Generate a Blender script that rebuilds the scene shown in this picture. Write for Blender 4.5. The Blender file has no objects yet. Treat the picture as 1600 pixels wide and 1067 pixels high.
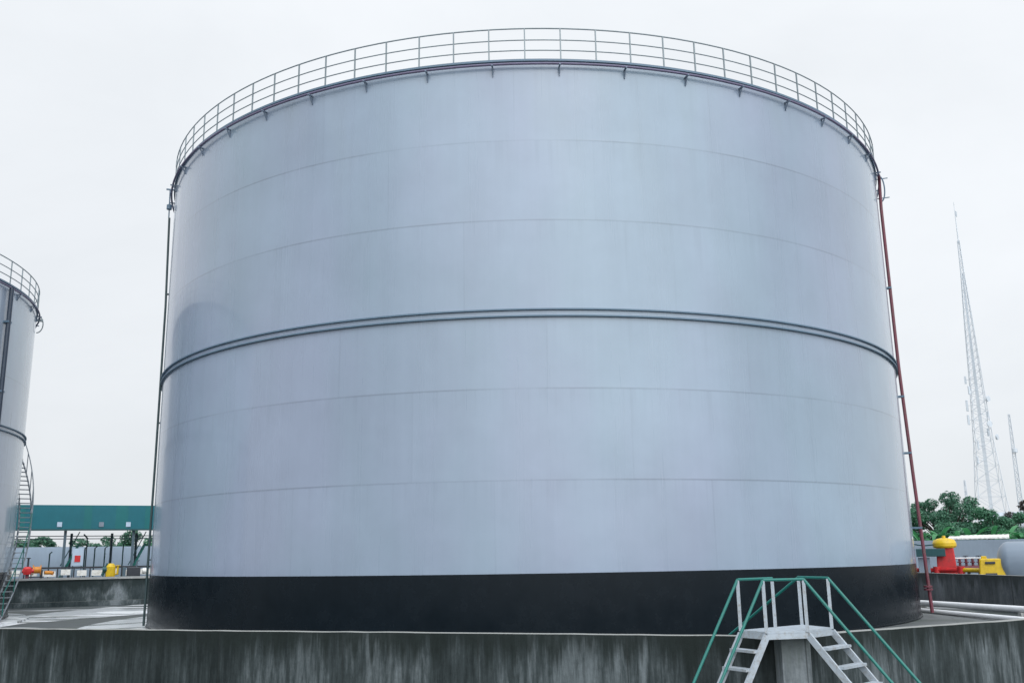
import bpy, math, random
import numpy as np
from mathutils import Vector, Matrix
random.seed(7)
PI = math.pi
sc = bpy.context.scene
col = sc.collection

# ------------------------------------------------------------------ helpers
class MB:
    """collects boxes, tubes, rings and sheets; build() links them as ONE mesh object"""
    def __init__(s): s.v, s.f, s.sm = [], [], []
    def add(s, vs, fs, smooth=False):
        n = len(s.v); s.v += [tuple(p) for p in vs]
        s.f += [tuple(i + n for i in f) for f in fs]; s.sm += [smooth] * len(fs)
        return s
    def box(s, c, d, rz=0.0, top=1.0):
        x, y, z = [k / 2 for k in d]; ca, sa = math.cos(rz), math.sin(rz)
        vs = []
        for zz, k in ((-z, 1.0), (z, top)):
            for px, py in ((-x, -y), (x, -y), (x, y), (-x, y)):
                px *= k; py *= k
                vs.append((c[0] + px * ca - py * sa, c[1] + px * sa + py * ca, c[2] + zz))
        return s.add(vs, [(3, 2, 1, 0), (4, 5, 6, 7), (0, 1, 5, 4), (1, 2, 6, 5), (2, 3, 7, 6), (3, 0, 4, 7)])
    def bar(s, a, b, w, h=None, up=(0, 0, 1)):
        a, b = Vector(a), Vector(b); h = h or w; d = (b - a).normalized()
        sd = d.cross(Vector(up))
        if sd.length < 1e-4: sd = d.cross(Vector((1, 0, 0)))
        sd.normalize(); u = sd.cross(d).normalized()
        vs = []
        for p in (a, b):
            for i, j in ((-1, -1), (1, -1), (1, 1), (-1, 1)):
                vs.append(p + sd * (i * w / 2) + u * (j * h / 2))
        return s.add(vs, [(0, 1, 2, 3), (7, 6, 5, 4), (0, 4, 5, 1), (1, 5, 6, 2), (2, 6, 7, 3), (3, 7, 4, 0)])
    def tube(s, pts, r, n=10, closed=False, caps=True):
        pts = [Vector(p) for p in pts]; m = len(pts); rs = r if isinstance(r, (list, tuple)) else [r] * m
        prev = None; vs = []
        for i, p in enumerate(pts):
            if closed: t = pts[(i + 1) % m] - pts[i - 1]
            else: t = pts[min(i + 1, m - 1)] - pts[max(i - 1, 0)]
            t.normalize()
            if prev is None:
                ref = Vector((0, 0, 1)) if abs(t.z) < .9 else Vector((1, 0, 0))
                a = t.cross(ref).normalized()
            else:
                a = (prev - t * prev.dot(t)).normalized()
            prev = a; b = t.cross(a)
            for k in range(n):
                q = 2 * PI * k / n
                vs.append(p + (a * math.cos(q) + b * math.sin(q)) * rs[i])
        fs = []
        for i in range(m if closed else m - 1):
            j = (i + 1) % m
            for k in range(n):
                l = (k + 1) % n
                fs.append((i * n + k, i * n + l, j * n + l, j * n + k))
        s.add(vs, fs, True)
        if caps and not closed:
            s.add(vs[:n], [tuple(range(n))[::-1]]); s.add(vs[-n:], [tuple(range(n))])
        return s
    def lathe(s, prof, n=48, c=(0, 0, 0), a0=0.0, a1=2 * PI, smooth=True):
        full = abs(a1 - a0 - 2 * PI) < 1e-6; cols = n if full else n + 1; m = len(prof)
        vs = []
        for k in range(cols):
            t = a0 + (a1 - a0) * k / n
            for r, z in prof: vs.append((c[0] + r * math.cos(t), c[1] + r * math.sin(t), c[2] + z))
        fs = []
        for k in range(n):
            l = (k + 1) % cols
            for i in range(m - 1):
                fs.append((k * m + i, l * m + i, l * m + i + 1, k * m + i + 1))
        return s.add(vs, fs, smooth)
    def lathe_flat(s, prof, n=48, **kw):
        """lathe with split vertices per profile segment: crisp edges, round sides"""
        for i in range(len(prof) - 1): s.lathe(prof[i:i + 2], n, **kw)
        return s
    def build(s, name, m, parent=None, bevel=0.0):
        me = bpy.data.meshes.new(name); me.from_pydata(s.v, [], s.f)
        me.polygons.foreach_set('use_smooth', s.sm); me.update()
        o = bpy.data.objects.new(name, me); col.objects.link(o); me.materials.append(m)
        if parent: o.parent = parent
        if bevel:
            b = o.modifiers.new('bevel', 'BEVEL'); b.width = bevel; b.segments = 2; b.limit_method = 'ANGLE'
        return o

def tag(o, label=None, cat=None, group=None, kind=None):
    if label: o['label'] = label
    if cat: o['category'] = cat
    if group: o['group'] = group
    if kind: o['kind'] = kind
    return o
def empty(name, loc, label, cat, group=None, rz=0):
    o = bpy.data.objects.new(name, None); col.objects.link(o); o.empty_display_size = .3
    o.location = loc; o.rotation_euler = (0, 0, rz)
    return tag(o, label, cat, group)
def dup(o, parent=None, loc=None, rz=None):
    c = o.copy(); col.objects.link(c)
    if parent: c.parent = parent
    if loc is not None: c.location = loc
    if rz is not None: c.rotation_euler = (0, 0, rz)
    return c

# ------------------------------------------------------------------ materials
def new_mat(name):
    m = bpy.data.materials.new(name); m.use_nodes = True
    nt = m.node_tree; b = nt.nodes['Principled BSDF']
    return m, nt, b
def N(nt, t, **kw):
    n = nt.nodes.new(t)
    for k, v in kw.items():
        if k in ('operation', 'blend_type', 'data_type', 'noise_dimensions', 'feature', 'interpolation_type', 'clamp', 'normalize'): setattr(n, k, v)
        else:
            n.inputs[k].default_value = v
    return n
def L(nt, a, b): nt.links.new(a, b)
def ramp(nt, fac, stops):
    r = nt.nodes.new('ShaderNodeValToRGB'); L(nt, fac, r.inputs[0]); e = r.color_ramp.elements
    while len(e) < len(stops): e.new(.5)
    for el, (p, c) in zip(e, stops):
        el.position = p; el.color = (c, c, c, 1) if isinstance(c, (int, float)) else (*c, 1)
    return r
def mathn(nt, op, a, b=None, c=None):
    n = nt.nodes.new('ShaderNodeMath'); n.operation = op
    for i, x in enumerate((a, b, c)):
        if x is None: continue
        if isinstance(x, (int, float)): n.inputs[i].default_value = x
        else: L(nt, x, n.inputs[i])
    return n.outputs[0]
def mixc(nt, fac, a, b, mode='MIX'):
    n = nt.nodes.new('ShaderNodeMix'); n.data_type = 'RGBA'; n.blend_type = mode
    for sock, x in ((n.inputs[0], fac), (n.inputs[6], a), (n.inputs[7], b)):
        if isinstance(x, (int, float)): sock.default_value = x
        elif isinstance(x, tuple): sock.default_value = (*x, 1)
        else: L(nt, x, sock)
    return n.outputs[2]
def noise(nt, vec, scale, detail=4.0, rough=.55, dist=0.0):
    n = N(nt, 'ShaderNodeTexNoise', Scale=scale, Detail=detail, Roughness=rough, Distortion=dist)
    if vec is not None: L(nt, vec, n.inputs['Vector'])
    return n.outputs['Fac']
def scaled(nt, vec, s, off=(0, 0, 0)):
    mp = nt.nodes.new('ShaderNodeMapping'); mp.inputs['Scale'].default_value = s; mp.inputs['Location'].default_value = off
    L(nt, vec, mp.inputs['Vector']); return mp.outputs[0]
def bump(nt, b, h, strength=.3, dist=.02):
    n = N(nt, 'ShaderNodeBump', Strength=strength, Distance=dist); L(nt, h, n.inputs['Height']); L(nt, n.outputs[0], b.inputs['Normal'])
def painted(name, c, rough=.45, metal=0.0, var=.25, vscale=3.0, dirt=None):
    """worn paint: mottled value, broken gloss, faint unevenness"""
    m, nt, b = new_mat(name); tc = nt.nodes.new('ShaderNodeTexCoord'); ob = tc.outputs['Object']
    n1 = noise(nt, ob, vscale, 6, .65); n2 = noise(nt, scaled(nt, ob, (9, 9, 1.2)), 1.0, 4)
    k = mathn(nt, 'MULTIPLY_ADD', n1, var * 2, 1 - var); k = mathn(nt, 'MULTIPLY', k, mathn(nt, 'MULTIPLY_ADD', n2, var, 1 - var / 2))
    cc = nt.nodes.new('ShaderNodeCombineColor'); [L(nt, k, cc.inputs[i]) for i in range(3)]
    o = mixc(nt, 1.0, c, cc.outputs[0], 'MULTIPLY')
    if dirt:
        dm = ramp(nt, noise(nt, ob, vscale * 1.7, 7, .7), [(.5, 0.0), (.68, .75)]).outputs[0]
        o = mixc(nt, dm, o, dirt)
    L(nt, o, b.inputs['Base Color']); b.inputs['Metallic'].default_value = metal; b.inputs['Specular IOR Level'].default_value = .17 if c[0] < .006 and c[1] < .02 else .5
    L(nt, mathn(nt, 'MULTIPLY_ADD', n1, .3, rough - .15), b.inputs['Roughness'])
    bump(nt, b, n1, .15, .01)
    return m

COURSE = [4.24, 6.74, 11.62, 14.07]
def tank_paint(name, R, courses, base, seed):
    m, nt, b = new_mat(name)
    tc = nt.nodes.new('ShaderNodeTexCoord'); sp = nt.nodes.new('ShaderNodeSeparateXYZ'); L(nt, tc.outputs['Object'], sp.inputs[0])
    ang = mathn(nt, 'ARCTAN2', sp.outputs['Y'], sp.outputs['X']); z = sp.outputs['Z']
    arc = mathn(nt, 'MULTIPLY', ang, R)
    cv = nt.nodes.new('ShaderNodeCombineXYZ'); L(nt, arc, cv.inputs[0]); L(nt, z, cv.inputs[1]); cv.inputs[2].default_value = seed
    P = cv.outputs[0]
    # horizontal weld lines, each faded out in places
    fade = ramp(nt, noise(nt, scaled(nt, P, (.16, .4, 1)), 1.0, 3), [(.34, .2), (.56, 1.0)]).outputs[0]
    seam = None
    for zc in courses:
        d = mathn(nt, 'ABSOLUTE', mathn(nt, 'SUBTRACT', z, zc))
        s = mathn(nt, 'SUBTRACT', 1.0, mathn(nt, 'SMOOTH_MIN', mathn(nt, 'DIVIDE', d, .035), 1.0, .2)); s = mathn(nt, 'MAXIMUM', s, 0.0)
        seam = s if seam is None else mathn(nt, 'MAXIMUM', seam, s)
    # plates: course index, staggered, 6.1 m long
    idx = None
    for zc in sorted(courses + [8.87]):
        g = mathn(nt, 'GREATER_THAN', z, zc); idx = g if idx is None else mathn(nt, 'ADD', idx, g)
    u = mathn(nt, 'ADD', mathn(nt, 'DIVIDE', arc, 6.1), mathn(nt, 'MULTIPLY', idx, .377))
    fr = mathn(nt, 'FRACT', u); dv = mathn(nt, 'MINIMUM', fr, mathn(nt, 'SUBTRACT', 1.0, fr))
    vs = mathn(nt, 'MAXIMUM', mathn(nt, 'SUBTRACT', 1.0, mathn(nt, 'DIVIDE', dv, .006)), 0.0)
    wn = nt.nodes.new('ShaderNodeTexWhiteNoise'); wn.noise_dimensions = '2D'
    cv2 = nt.nodes.new('ShaderNodeCombineXYZ'); L(nt, mathn(nt, 'FLOOR', u), cv2.inputs[0]); L(nt, idx, cv2.inputs[1]); L(nt, cv2.outputs[0], wn.inputs['Vector'])
    plate = wn.outputs['Value']
    # weathering: long run-off streaks, broad patches
    st1 = noise(nt, scaled(nt, P, (1.5, .055, 1)), 1.0, 6, .62)
    st2 = noise(nt, scaled(nt, P, (5.5, .16, 1), (3, 1, 0)), 1.0, 5, .6)
    big = noise(nt, scaled(nt, P, (.17, .20, 1), (7, 2, 0)), 1.0, 4, .55)
    k = mathn(nt, 'MULTIPLY_ADD', st1, .15, .925)
    k = mathn(nt, 'MULTIPLY', k, mathn(nt, 'MULTIPLY_ADD', st2, .06, .97))
    k = mathn(nt, 'MULTIPLY', k, mathn(nt, 'MULTIPLY_ADD', big, .36, .82))
    k = mathn(nt, 'MULTIPLY', k, mathn(nt, 'MULTIPLY_ADD', noise(nt, scaled(nt, P, (.62, .42, 1), (5, 5, 0)), 1.0, 6, .6), .22, .89))
    k = mathn(nt, 'MULTIPLY', k, mathn(nt, 'MULTIPLY_ADD', plate, .05, .975))
    k = mathn(nt, 'MULTIPLY', k, mathn(nt, 'MULTIPLY_ADD', mathn(nt, 'MULTIPLY', seam, fade), -.32, 1.0))
    k = mathn(nt, 'MULTIPLY', k, mathn(nt, 'MULTIPLY_ADD', mathn(nt, 'MULTIPLY', vs, mathn(nt, 'MULTIPLY', plate, fade)), -.14, 1.0))
    # dirty run-off starting at each weld line and at the rim, ragged in length
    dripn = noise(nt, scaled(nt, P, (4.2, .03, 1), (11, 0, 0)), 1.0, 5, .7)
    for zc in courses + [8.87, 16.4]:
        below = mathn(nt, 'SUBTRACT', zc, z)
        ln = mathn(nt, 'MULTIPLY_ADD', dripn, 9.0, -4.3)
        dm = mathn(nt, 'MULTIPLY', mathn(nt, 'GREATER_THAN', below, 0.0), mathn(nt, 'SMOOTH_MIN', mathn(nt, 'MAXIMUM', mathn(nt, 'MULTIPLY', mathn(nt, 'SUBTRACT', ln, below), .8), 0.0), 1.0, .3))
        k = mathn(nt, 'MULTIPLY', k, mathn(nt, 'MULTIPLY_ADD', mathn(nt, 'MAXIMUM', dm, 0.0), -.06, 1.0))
    cc = nt.nodes.new('ShaderNodeCombineColor'); [L(nt, k, cc.inputs[i]) for i in range(3)]
    hue = mixc(nt, ramp(nt, noise(nt, scaled(nt, P, (.16, .07, 1), (1.6, 9, 0)), 1.0, 4), [(.36, 0.0), (.60, 1.0)]).outputs[0], base, (base[0] * .93, base[1] * 1.025, base[2] * .97))
    # faint green algae run-off under the rim
    al = mathn(nt, 'MULTIPLY', ramp(nt, noise(nt, scaled(nt, P, (.30, .07, 1), (2.4, 0, 0)), 1.0, 4), [(.52, 0.0), (.72, .30)]).outputs[0], ramp(nt, mathn(nt, 'DIVIDE', z, 17.0), [(.62, 0.0), (.9, 1.0)]).outputs[0])
    hue = mixc(nt, al, hue, (base[0] * .95, base[1] * 1.02, base[2] * .78))
    L(nt, mixc(nt, 1.0, hue, cc.outputs[0], 'MULTIPLY'), b.inputs['Base Color'])
    L(nt, mathn(nt, 'MULTIPLY_ADD', st1, .26, .16), b.inputs['Roughness'])
    b.inputs['Specular IOR Level'].default_value = .5; b.inputs['Coat Weight'].default_value = .55; b.inputs['Coat Roughness'].default_value = .07
    hgt = mathn(nt, 'ADD', mathn(nt, 'MULTIPLY', mathn(nt, 'MULTIPLY', seam, fade), .16), mathn(nt, 'MULTIPLY', vs, .10))
    hgt = mathn(nt, 'ADD', hgt, mathn(nt, 'MULTIPLY', noise(nt, scaled(nt, P, (.42, .42, 1)), 1.0, 3, .45), 2.6))
    bump(nt, b, hgt, .35, .035)
    return m

def concrete_wall(name, lo, mid, hi, moss, topz, xs=2.2, light=.5):
    """damp cast concrete: vertical run-off streaks, black-green growth dripping from the top"""
    m, nt, b = new_mat(name); tc = nt.nodes.new('ShaderNodeTexCoord'); ob = tc.outputs['Object']
    sp = nt.nodes.new('ShaderNodeSeparateXYZ'); L(nt, ob, sp.inputs[0])
    s1 = noise(nt, scaled(nt, ob, (xs, xs, .30)), 1.0, 8, .68)
    s2 = noise(nt, scaled(nt, ob, (xs * 3.2, xs * 3.2, .8), (4, 0, 0)), 1.0, 6, .7)
    big = noise(nt, scaled(nt, ob, (.28, .28, .28), (9, 0, 0)), 1.0, 4)
    f = mathn(nt, 'MULTIPLY_ADD', s2, .45, mathn(nt, 'MULTIPLY', s1, .55))
    f = mathn(nt, 'ADD', f, mathn(nt, 'MULTIPLY_ADD', big, .6, -.30))
    c = ramp(nt, f, [(.36, lo), (.5, mid), (light + .20, hi)]).outputs[0]
    # growth from the top edge, ragged drip length
    drip = mathn(nt, 'MULTIPLY_ADD', noise(nt, scaled(nt, ob, (xs * 1.7, xs * 1.7, .12)), 1.0, 6, .7), 2.2, -.72)
    dd = mathn(nt, 'SUBTRACT', drip, mathn(nt, 'SUBTRACT', topz, sp.outputs['Z']))
    dm = ramp(nt, mathn(nt, 'ADD', dd, mathn(nt, 'MULTIPLY', s2, .4)), [(.1, 0.0), (.42, .85)]).outputs[0]
    c = mixc(nt, dm, c, moss)
    ju = mathn(nt, 'FRACT', mathn(nt, 'DIVIDE', mathn(nt, 'MULTIPLY_ADD', sp.outputs['Y'], .3, sp.outputs['X']), 2.35))
    jn = mathn(nt, 'LESS_THAN', ju, .009); c = mixc(nt, mathn(nt, 'MULTIPLY', jn, .55), c, (.02, .025, .025))
    sten = ramp(nt, noise(nt, ob, 11, 8, .75), [(.35, .7), (.6, 1.0)]).outputs[0]
    c = mixc(nt, .8, c, mixc(nt, 1.0, c, sten, 'MULTIPLY'))
    # worn top, its sky-lit brightness painted in as paler colour on up-facing faces
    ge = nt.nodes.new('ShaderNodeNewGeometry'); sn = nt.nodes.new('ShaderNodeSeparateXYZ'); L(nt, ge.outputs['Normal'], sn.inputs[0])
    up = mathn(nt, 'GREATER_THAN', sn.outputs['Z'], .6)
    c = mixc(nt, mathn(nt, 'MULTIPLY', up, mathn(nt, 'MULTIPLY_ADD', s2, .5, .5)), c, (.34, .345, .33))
    b.inputs['Specular IOR Level'].default_value = .22; L(nt, c, b.inputs['Base Color']); L(nt, mathn(nt, 'MULTIPLY_ADD', s1, .3, .5), b.inputs['Roughness'])
    bump(nt, b, mathn(nt, 'ADD', s2, mathn(nt, 'MULTIPLY', noise(nt, ob, 40, 5, .7), .4)), .5, .015)
    return m

def puddled(name, dry, damp, seed, thr):
    m, nt, b = new_mat(name); tc = nt.nodes.new('ShaderNodeTexCoord'); ob = tc.outputs['Object']
    p = noise(nt, scaled(nt, ob, (.085, .30, 1), (seed, 0, 0)), 1.0, 5, .55, .3)
    w = ramp(nt, p, [(thr - .03, 0.0), (thr + .02, 1.0)]).outputs[0]
    g = noise(nt, ob, 1.3, 8, .7); g2 = noise(nt, ob, 14, 6, .7)
    c = mixc(nt, g, dry, damp); c = mixc(nt, mathn(nt, 'MULTIPLY', g2, .5), c, damp)
    crk = nt.nodes.new('ShaderNodeTexVoronoi'); crk.feature = 'DISTANCE_TO_EDGE'; crk.inputs['Scale'].default_value = .35; L(nt, ob, crk.inputs['Vector'])
    c = mixc(nt, mathn(nt, 'MULTIPLY', mathn(nt, 'LESS_THAN', crk.outputs['Distance'], .012), .5), c, (.04, .05, .05))
    moss = ramp(nt, noise(nt, scaled(nt, ob, (.13, .62, 1), (0, seed, 0)), 1.0, 6, .6), [(.545, 0.0), (.595, .9)]).outputs[0]
    c = mixc(nt, w, c, (.66, .69, .72))
    c = mixc(nt, moss, c, (.05, .065, .06))
    L(nt, c, b.inputs['Base Color'])
    L(nt, mathn(nt, 'MULTIPLY_ADD', w, -.40, .62), b.inputs['Roughness'])
    L(nt, mathn(nt, 'MULTIPLY_ADD', w, .5, .4), b.inputs['Specular IOR Level'])
    bump(nt, b, mathn(nt, 'ADD', mathn(nt, 'MULTIPLY', mathn(nt, 'SUBTRACT', 1.0, w), g2), mathn(nt, 'MULTIPLY', noise(nt, ob, 3, 3), .4)), .35, .02)
    return m

def foliage(name, dark, lite):
    m, nt, b = new_mat(name); ge = nt.nodes.new('ShaderNodeNewGeometry'); tc = nt.nodes.new('ShaderNodeTexCoord')
    r = ge.outputs['Random Per Island']; n1 = noise(nt, tc.outputs['Object'], .7, 3)
    f = mathn(nt, 'MULTIPLY_ADD', n1, .7, mathn(nt, 'MULTIPLY_ADD', r, .6, -.22))
    L(nt, mixc(nt, f, dark, lite), b.inputs['Base Color']); b.inputs['Roughness'].default_value = .5
    tr = nt.nodes.new('ShaderNodeBsdfTranslucent'); L(nt, mixc(nt, f, dark, lite), tr.inputs['Color'])
    mx = nt.nodes.new('ShaderNodeMixShader'); mx.inputs[0].default_value = .3
    L(nt, b.outputs[0], mx.inputs[1]); L(nt, tr.outputs[0], mx.inputs[2]); L(nt, mx.outputs[0], nt.nodes['Material Output'].inputs[0])
    return m

BASE = (.246, .293, .388)
M = dict(
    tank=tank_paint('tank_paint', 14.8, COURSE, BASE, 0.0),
    tank_b=tank_paint('small_tank_paint', 12.0, [3.1, 5.6, 10.1], (.33, .385, .47), 5.0),
    black=painted('black_bitumen_band', (.005, .009, .013), .26, 0, .3, 1.2),
    trim=painted('dark_steel_trim', (.09, .15, .21), .5, 0, .25, 4),
    bracket=painted('bracket_steel', (.13, .17, .23), .5, 0, .2, 4),
    drainpipe=painted('dark_blue_pipe', (.03, .045, .07), .45, 0, .25, 3),
    stairgrey=painted('weathered_stair_steel', (.22, .25, .28), .55, 0, .2, 4),
    rail=painted('weathered_guard_rail', (.20, .24, .26), .5, .2, .25, 6),
    maroon=painted('faded_red_pipe_paint', (.14, .032, .05), .5, 0, .3, 3, (.10, .07, .06)),
    ringred=painted('ring_pipe_paint', (.12, .105, .18), .5, 0, .3, 2),
    greenpipe=painted('dark_green_pipe_paint', (.025, .05, .055), .5, 0, .3, 3),
    stairwhite=painted('galvanised_stair', (.37, .42, .47), .5, .15, .2, 8, (.25, .23, .2)),
    railgreen=painted('green_handrail_paint', (.002, .135, .115), .38, 0, .2, 8, (.02, .11, .09)),
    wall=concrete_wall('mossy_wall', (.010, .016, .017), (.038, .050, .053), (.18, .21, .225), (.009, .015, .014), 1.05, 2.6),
    wallfar=concrete_wall('stained_far_wall', (.03, .045, .05), (.085, .11, .115), (.30, .34, .36), (.03, .045, .045), 1.3, .75, .42),
    wallside=concrete_wall('stained_side_wall', (.045, .055, .06), (.10, .115, .125), (.22, .24, .26), (.035, .045, .045), 1.4, .9, .5),
    coping=painted('pale_coping', (.42, .43, .42), .7, 0, .3, 3),
    pil=concrete_wall('pale_pilaster', (.13, .15, .16), (.24, .27, .29), (.34, .37, .39), (.11, .13, .13), 1.08, 2.4),
    floor=puddled('wet_bund_floor', (.085, .10, .105), (.04, .052, .056), 3.0, .60),
    apron=puddled('wet_apron', (.13, .14, .145), (.07, .08, .085), 8.0, .62),
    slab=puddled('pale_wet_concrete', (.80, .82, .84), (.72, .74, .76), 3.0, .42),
    ground=puddled('yard_ground', (.13, .14, .13), (.07, .08, .07), 1.0, .60),
    teal_b=painted('teal_fascia_panel', (.004, .125, .135), .42, 0, .18, .8),
    teal=painted('teal_fascia', (.004, .115, .15), .42, 0, .18, .8),
    tealdark=painted('dark_teal_steel', (.012, .07, .08), .5, 0, .2, 2),
    post=painted('blue_grey_steel', (.07, .11, .14), .5, 0, .2, 2),
    shed=painted('pale_blue_sheeting', (.40, .50, .62), .55, 0, .15, .6),
    greywall=painted('grey_block_wall', (.20, .25, .31), .75, 0, .2, .8),
    dullplate=painted('dull_plate', (.18, .22, .27), .6, 0, .3, 3),
    screen=painted('pale_green_screen', (.22, .36, .33), .7, 0, .25, 1.5),
    white=painted('white_paint', (.74, .74, .72), .5, 0, .15, 3, (.4, .37, .33)),
    yellow=painted('yellow_enamel', (.62, .42, .010), .4, 0, .15, 3, (.45, .28, .02)),
    red=painted('red_enamel', (.52, .022, .025), .42, 0, .2, 3, (.3, .03, .03)),
    orange=painted('orange_enamel', (.55, .21, .02), .45, 0, .2, 3),
    dark=painted('dark_machinery', (.03, .035, .045), .5, 0, .3, 3),
    cyl=painted('blue_grey_vessel', (.20, .25, .31), .4, 0, .15, .9),
    pipe=painted('silver_pipe', (.78, .80, .82), .35, .1, .15, 2),
    galv=painted('hazed_galvanised_lattice', (.53, .58, .63), .6, 0, .2, .2),  # galvanised steel, paled so that air haze is put into its colour
    bark=painted('bark', (.05, .045, .035), .9, 0, .3, 3),
    leafa=foliage('deep_leaves', (.022, .085, .056), (.09, .25, .15)),
    leafb=foliage('mid_leaves', (.028, .105, .064), (.10, .29, .16)),
    leafc=foliage('brown_leaves', (.035, .035, .035), (.085, .075, .07)),
    leafd=foliage('banana_leaves', (.02, .13, .055), (.10, .38, .14)),
    leafl=foliage('lime_leaves', (.06, .20, .02), (.20, .46, .06)),
    plaster=painted('pale_plaster', (.55, .56, .58), .7, 0, .15, .5),
    roofm=painted('weathered_roof', (.40, .45, .50), .6, 0, .2, .6),
    glass=painted('dark_window', (.04, .05, .06), .15, 0, .2, 1),
)

# ------------------------------------------------------------------ ground and bund floor
edge = [(-900, 20.43), (-40, 20.43), (-16, 23.18), (4.42, 16.5), (9.85, 19.44), (19.9, 24.6), (900, 24.6)]
g = MB(); vs = []; fs = []
for x, y in edge: vs += [(x, -700, -1.0), (x, y, -1.0), (x, y, 0), (x, 1100, 0)]
for i in range(len(edge) - 1):
    for k in range(3): fs.append((4 * i + k, 4 * i + 4 + k, 4 * i + 5 + k, 4 * i + 1 + k))
g.add(vs, fs)
tag(g.build('ground', M['ground']), kind='structure')
g = MB(); g.add([(x, y, .004) for x, y in ((-45, 20.4), (-16, 23.4), (4.42, 16.6), (19.5, 24.2), (19.1, 64), (-5, 66), (-46, 47.4))], [tuple(range(7))])
tag(g.build('bund_floor', M['floor']), kind='structure')
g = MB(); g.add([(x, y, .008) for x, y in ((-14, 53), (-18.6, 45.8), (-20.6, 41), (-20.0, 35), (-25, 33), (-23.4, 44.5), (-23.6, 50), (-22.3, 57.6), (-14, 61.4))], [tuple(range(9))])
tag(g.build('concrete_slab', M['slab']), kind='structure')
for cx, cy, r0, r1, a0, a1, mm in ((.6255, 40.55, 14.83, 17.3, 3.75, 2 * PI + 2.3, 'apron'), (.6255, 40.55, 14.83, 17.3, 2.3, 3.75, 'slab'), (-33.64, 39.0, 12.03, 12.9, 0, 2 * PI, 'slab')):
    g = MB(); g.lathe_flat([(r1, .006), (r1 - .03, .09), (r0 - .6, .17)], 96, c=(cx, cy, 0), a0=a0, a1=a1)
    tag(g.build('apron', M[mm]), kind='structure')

# ------------------------------------------------------------------ storage tanks
def ring_pts(R, z, n=180, a0=0.0, a1=2 * PI):
    return [(R * math.cos(a0 + (a1 - a0) * i / n), R * math.sin(a0 + (a1 - a0) * i / n), z) for i in range(n)]
def make_tank(cx, cy, R, H, band, stiff, paint, label, post_phase, npost, nbrk, brk_phase, rail_r):
    t = empty('storage_tank', (cx, cy, .17), label, 'tank')
    tb = math.atan2(-cy, -cx)
    h = lambda z: z - .17
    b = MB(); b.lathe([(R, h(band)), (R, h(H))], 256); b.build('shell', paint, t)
    b = MB(); b.lathe_flat([(R + .05, h(.17)), (R + .05, h(.21)), (R + .006, h(.22)), (R + .006, h(band)), (R - .02, h(band))], 256); b.build('base_band', M['black'], t)
    b = MB(); b.lathe([(R - .1, h(H + .02)), (R * .5, h(H + .55)), (.01, h(H + .8))], 96); b.build('roof', paint, t)
    # stiffening channel: web plus two projecting flanges
    sr = MB(); sr.lathe_flat([(R + .012, h(stiff - .09)), (R + .012, h(stiff + .09))], 256)
    s = sr.build('stiffening_ring', paint, t)
    for zz in (-.115, .075):
        f = MB(); f.lathe_flat([(R - .01, h(stiff + zz)), (R + .085, h(stiff + zz)), (R + .085, h(stiff + zz + .04)), (R - .01, h(stiff + zz + .04))], 256)
        f.build('flange', M['trim'], s)
    b = MB(); b.lathe_flat([(R - .02, h(H - .055)), (R + .06, h(H - .055)), (R + .06, h(H + .01)), (R - .12, h(H + .01))], 256); b.build('curb_angle', M['trim'], t)
    # guard rail: top rail, two lower rails, posts
    gr = MB().tube(ring_pts(R + .03, h(H + 1.02)), rail_r, 6, True).build('guard_rail', M['rail'], t)
    for zz in (.64, .30): MB().tube(ring_pts(R + .03, h(H + zz)), rail_r * .85, 8, True).build('lower_rail', M['rail'], gr)
    first = None
    for i in range(npost):
        a = post_phase + 2 * PI * i / npost
        d = (a - tb + PI) % (2 * PI) - PI
        if abs(d) > 2.2: continue
        if first is None:
            first = MB().bar((0, 0, h(H)), (0, 0, h(H + 1.01)), .038, .038).build('post', M['rail'], gr); p = first
        else: p = dup(first, gr)
        p.location = ((R + .03) * math.cos(a), (R + .03) * math.sin(a), 0); p.rotation_euler = (0, 0, a)
    # cooling-water ring pipe on brackets
    rp = MB().tube(ring_pts(R + .14, h(H - .19)), .038, 10, True).build('ring_pipe', M['ringred'], t)
    first = None
    for i in range(nbrk):
        a = brk_phase + 2 * PI * i / nbrk
        d = (a - tb + PI) % (2 * PI) - PI
        if abs(d) > 2.2: continue
        if first is None:
            m = MB(); m.bar((R, 0, h(H - .25)), (R + .24, 0, h(H - .25)), .045, .04); m.bar((R + .012, 0, h(H - .52)), (R + .012, 0, h(H - .275)), .06, .018, (0, 1, 0))
            m.bar((R + .02, 0, h(H - .48)), (R + .13, 0, h(H - .275)), .03, .035)
            first = m.build('bracket', M['bracket'], rp); p = first
        else: p = dup(first, rp)
        p.rotation_euler = (0, 0, a)
    return t, tb

CX, CY, RR = .6255, 40.55, 14.8
ph = math.atan2(25.69 - CY, 1.59 - CX); phb = math.atan2(25.6 - CY, 1.54 - CX)
big, tb = make_tank(CX, CY, RR, 16.80, 1.965, 9.04, M['tank'], 'huge grey cylindrical storage tank with black base band behind the concrete wall', ph, 87, 47, phb, .021)
half = math.acos(RR / math.hypot(CX, CY))
def pol(a, r, z): return (r * math.cos(a), r * math.sin(a), z - .17)
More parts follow.
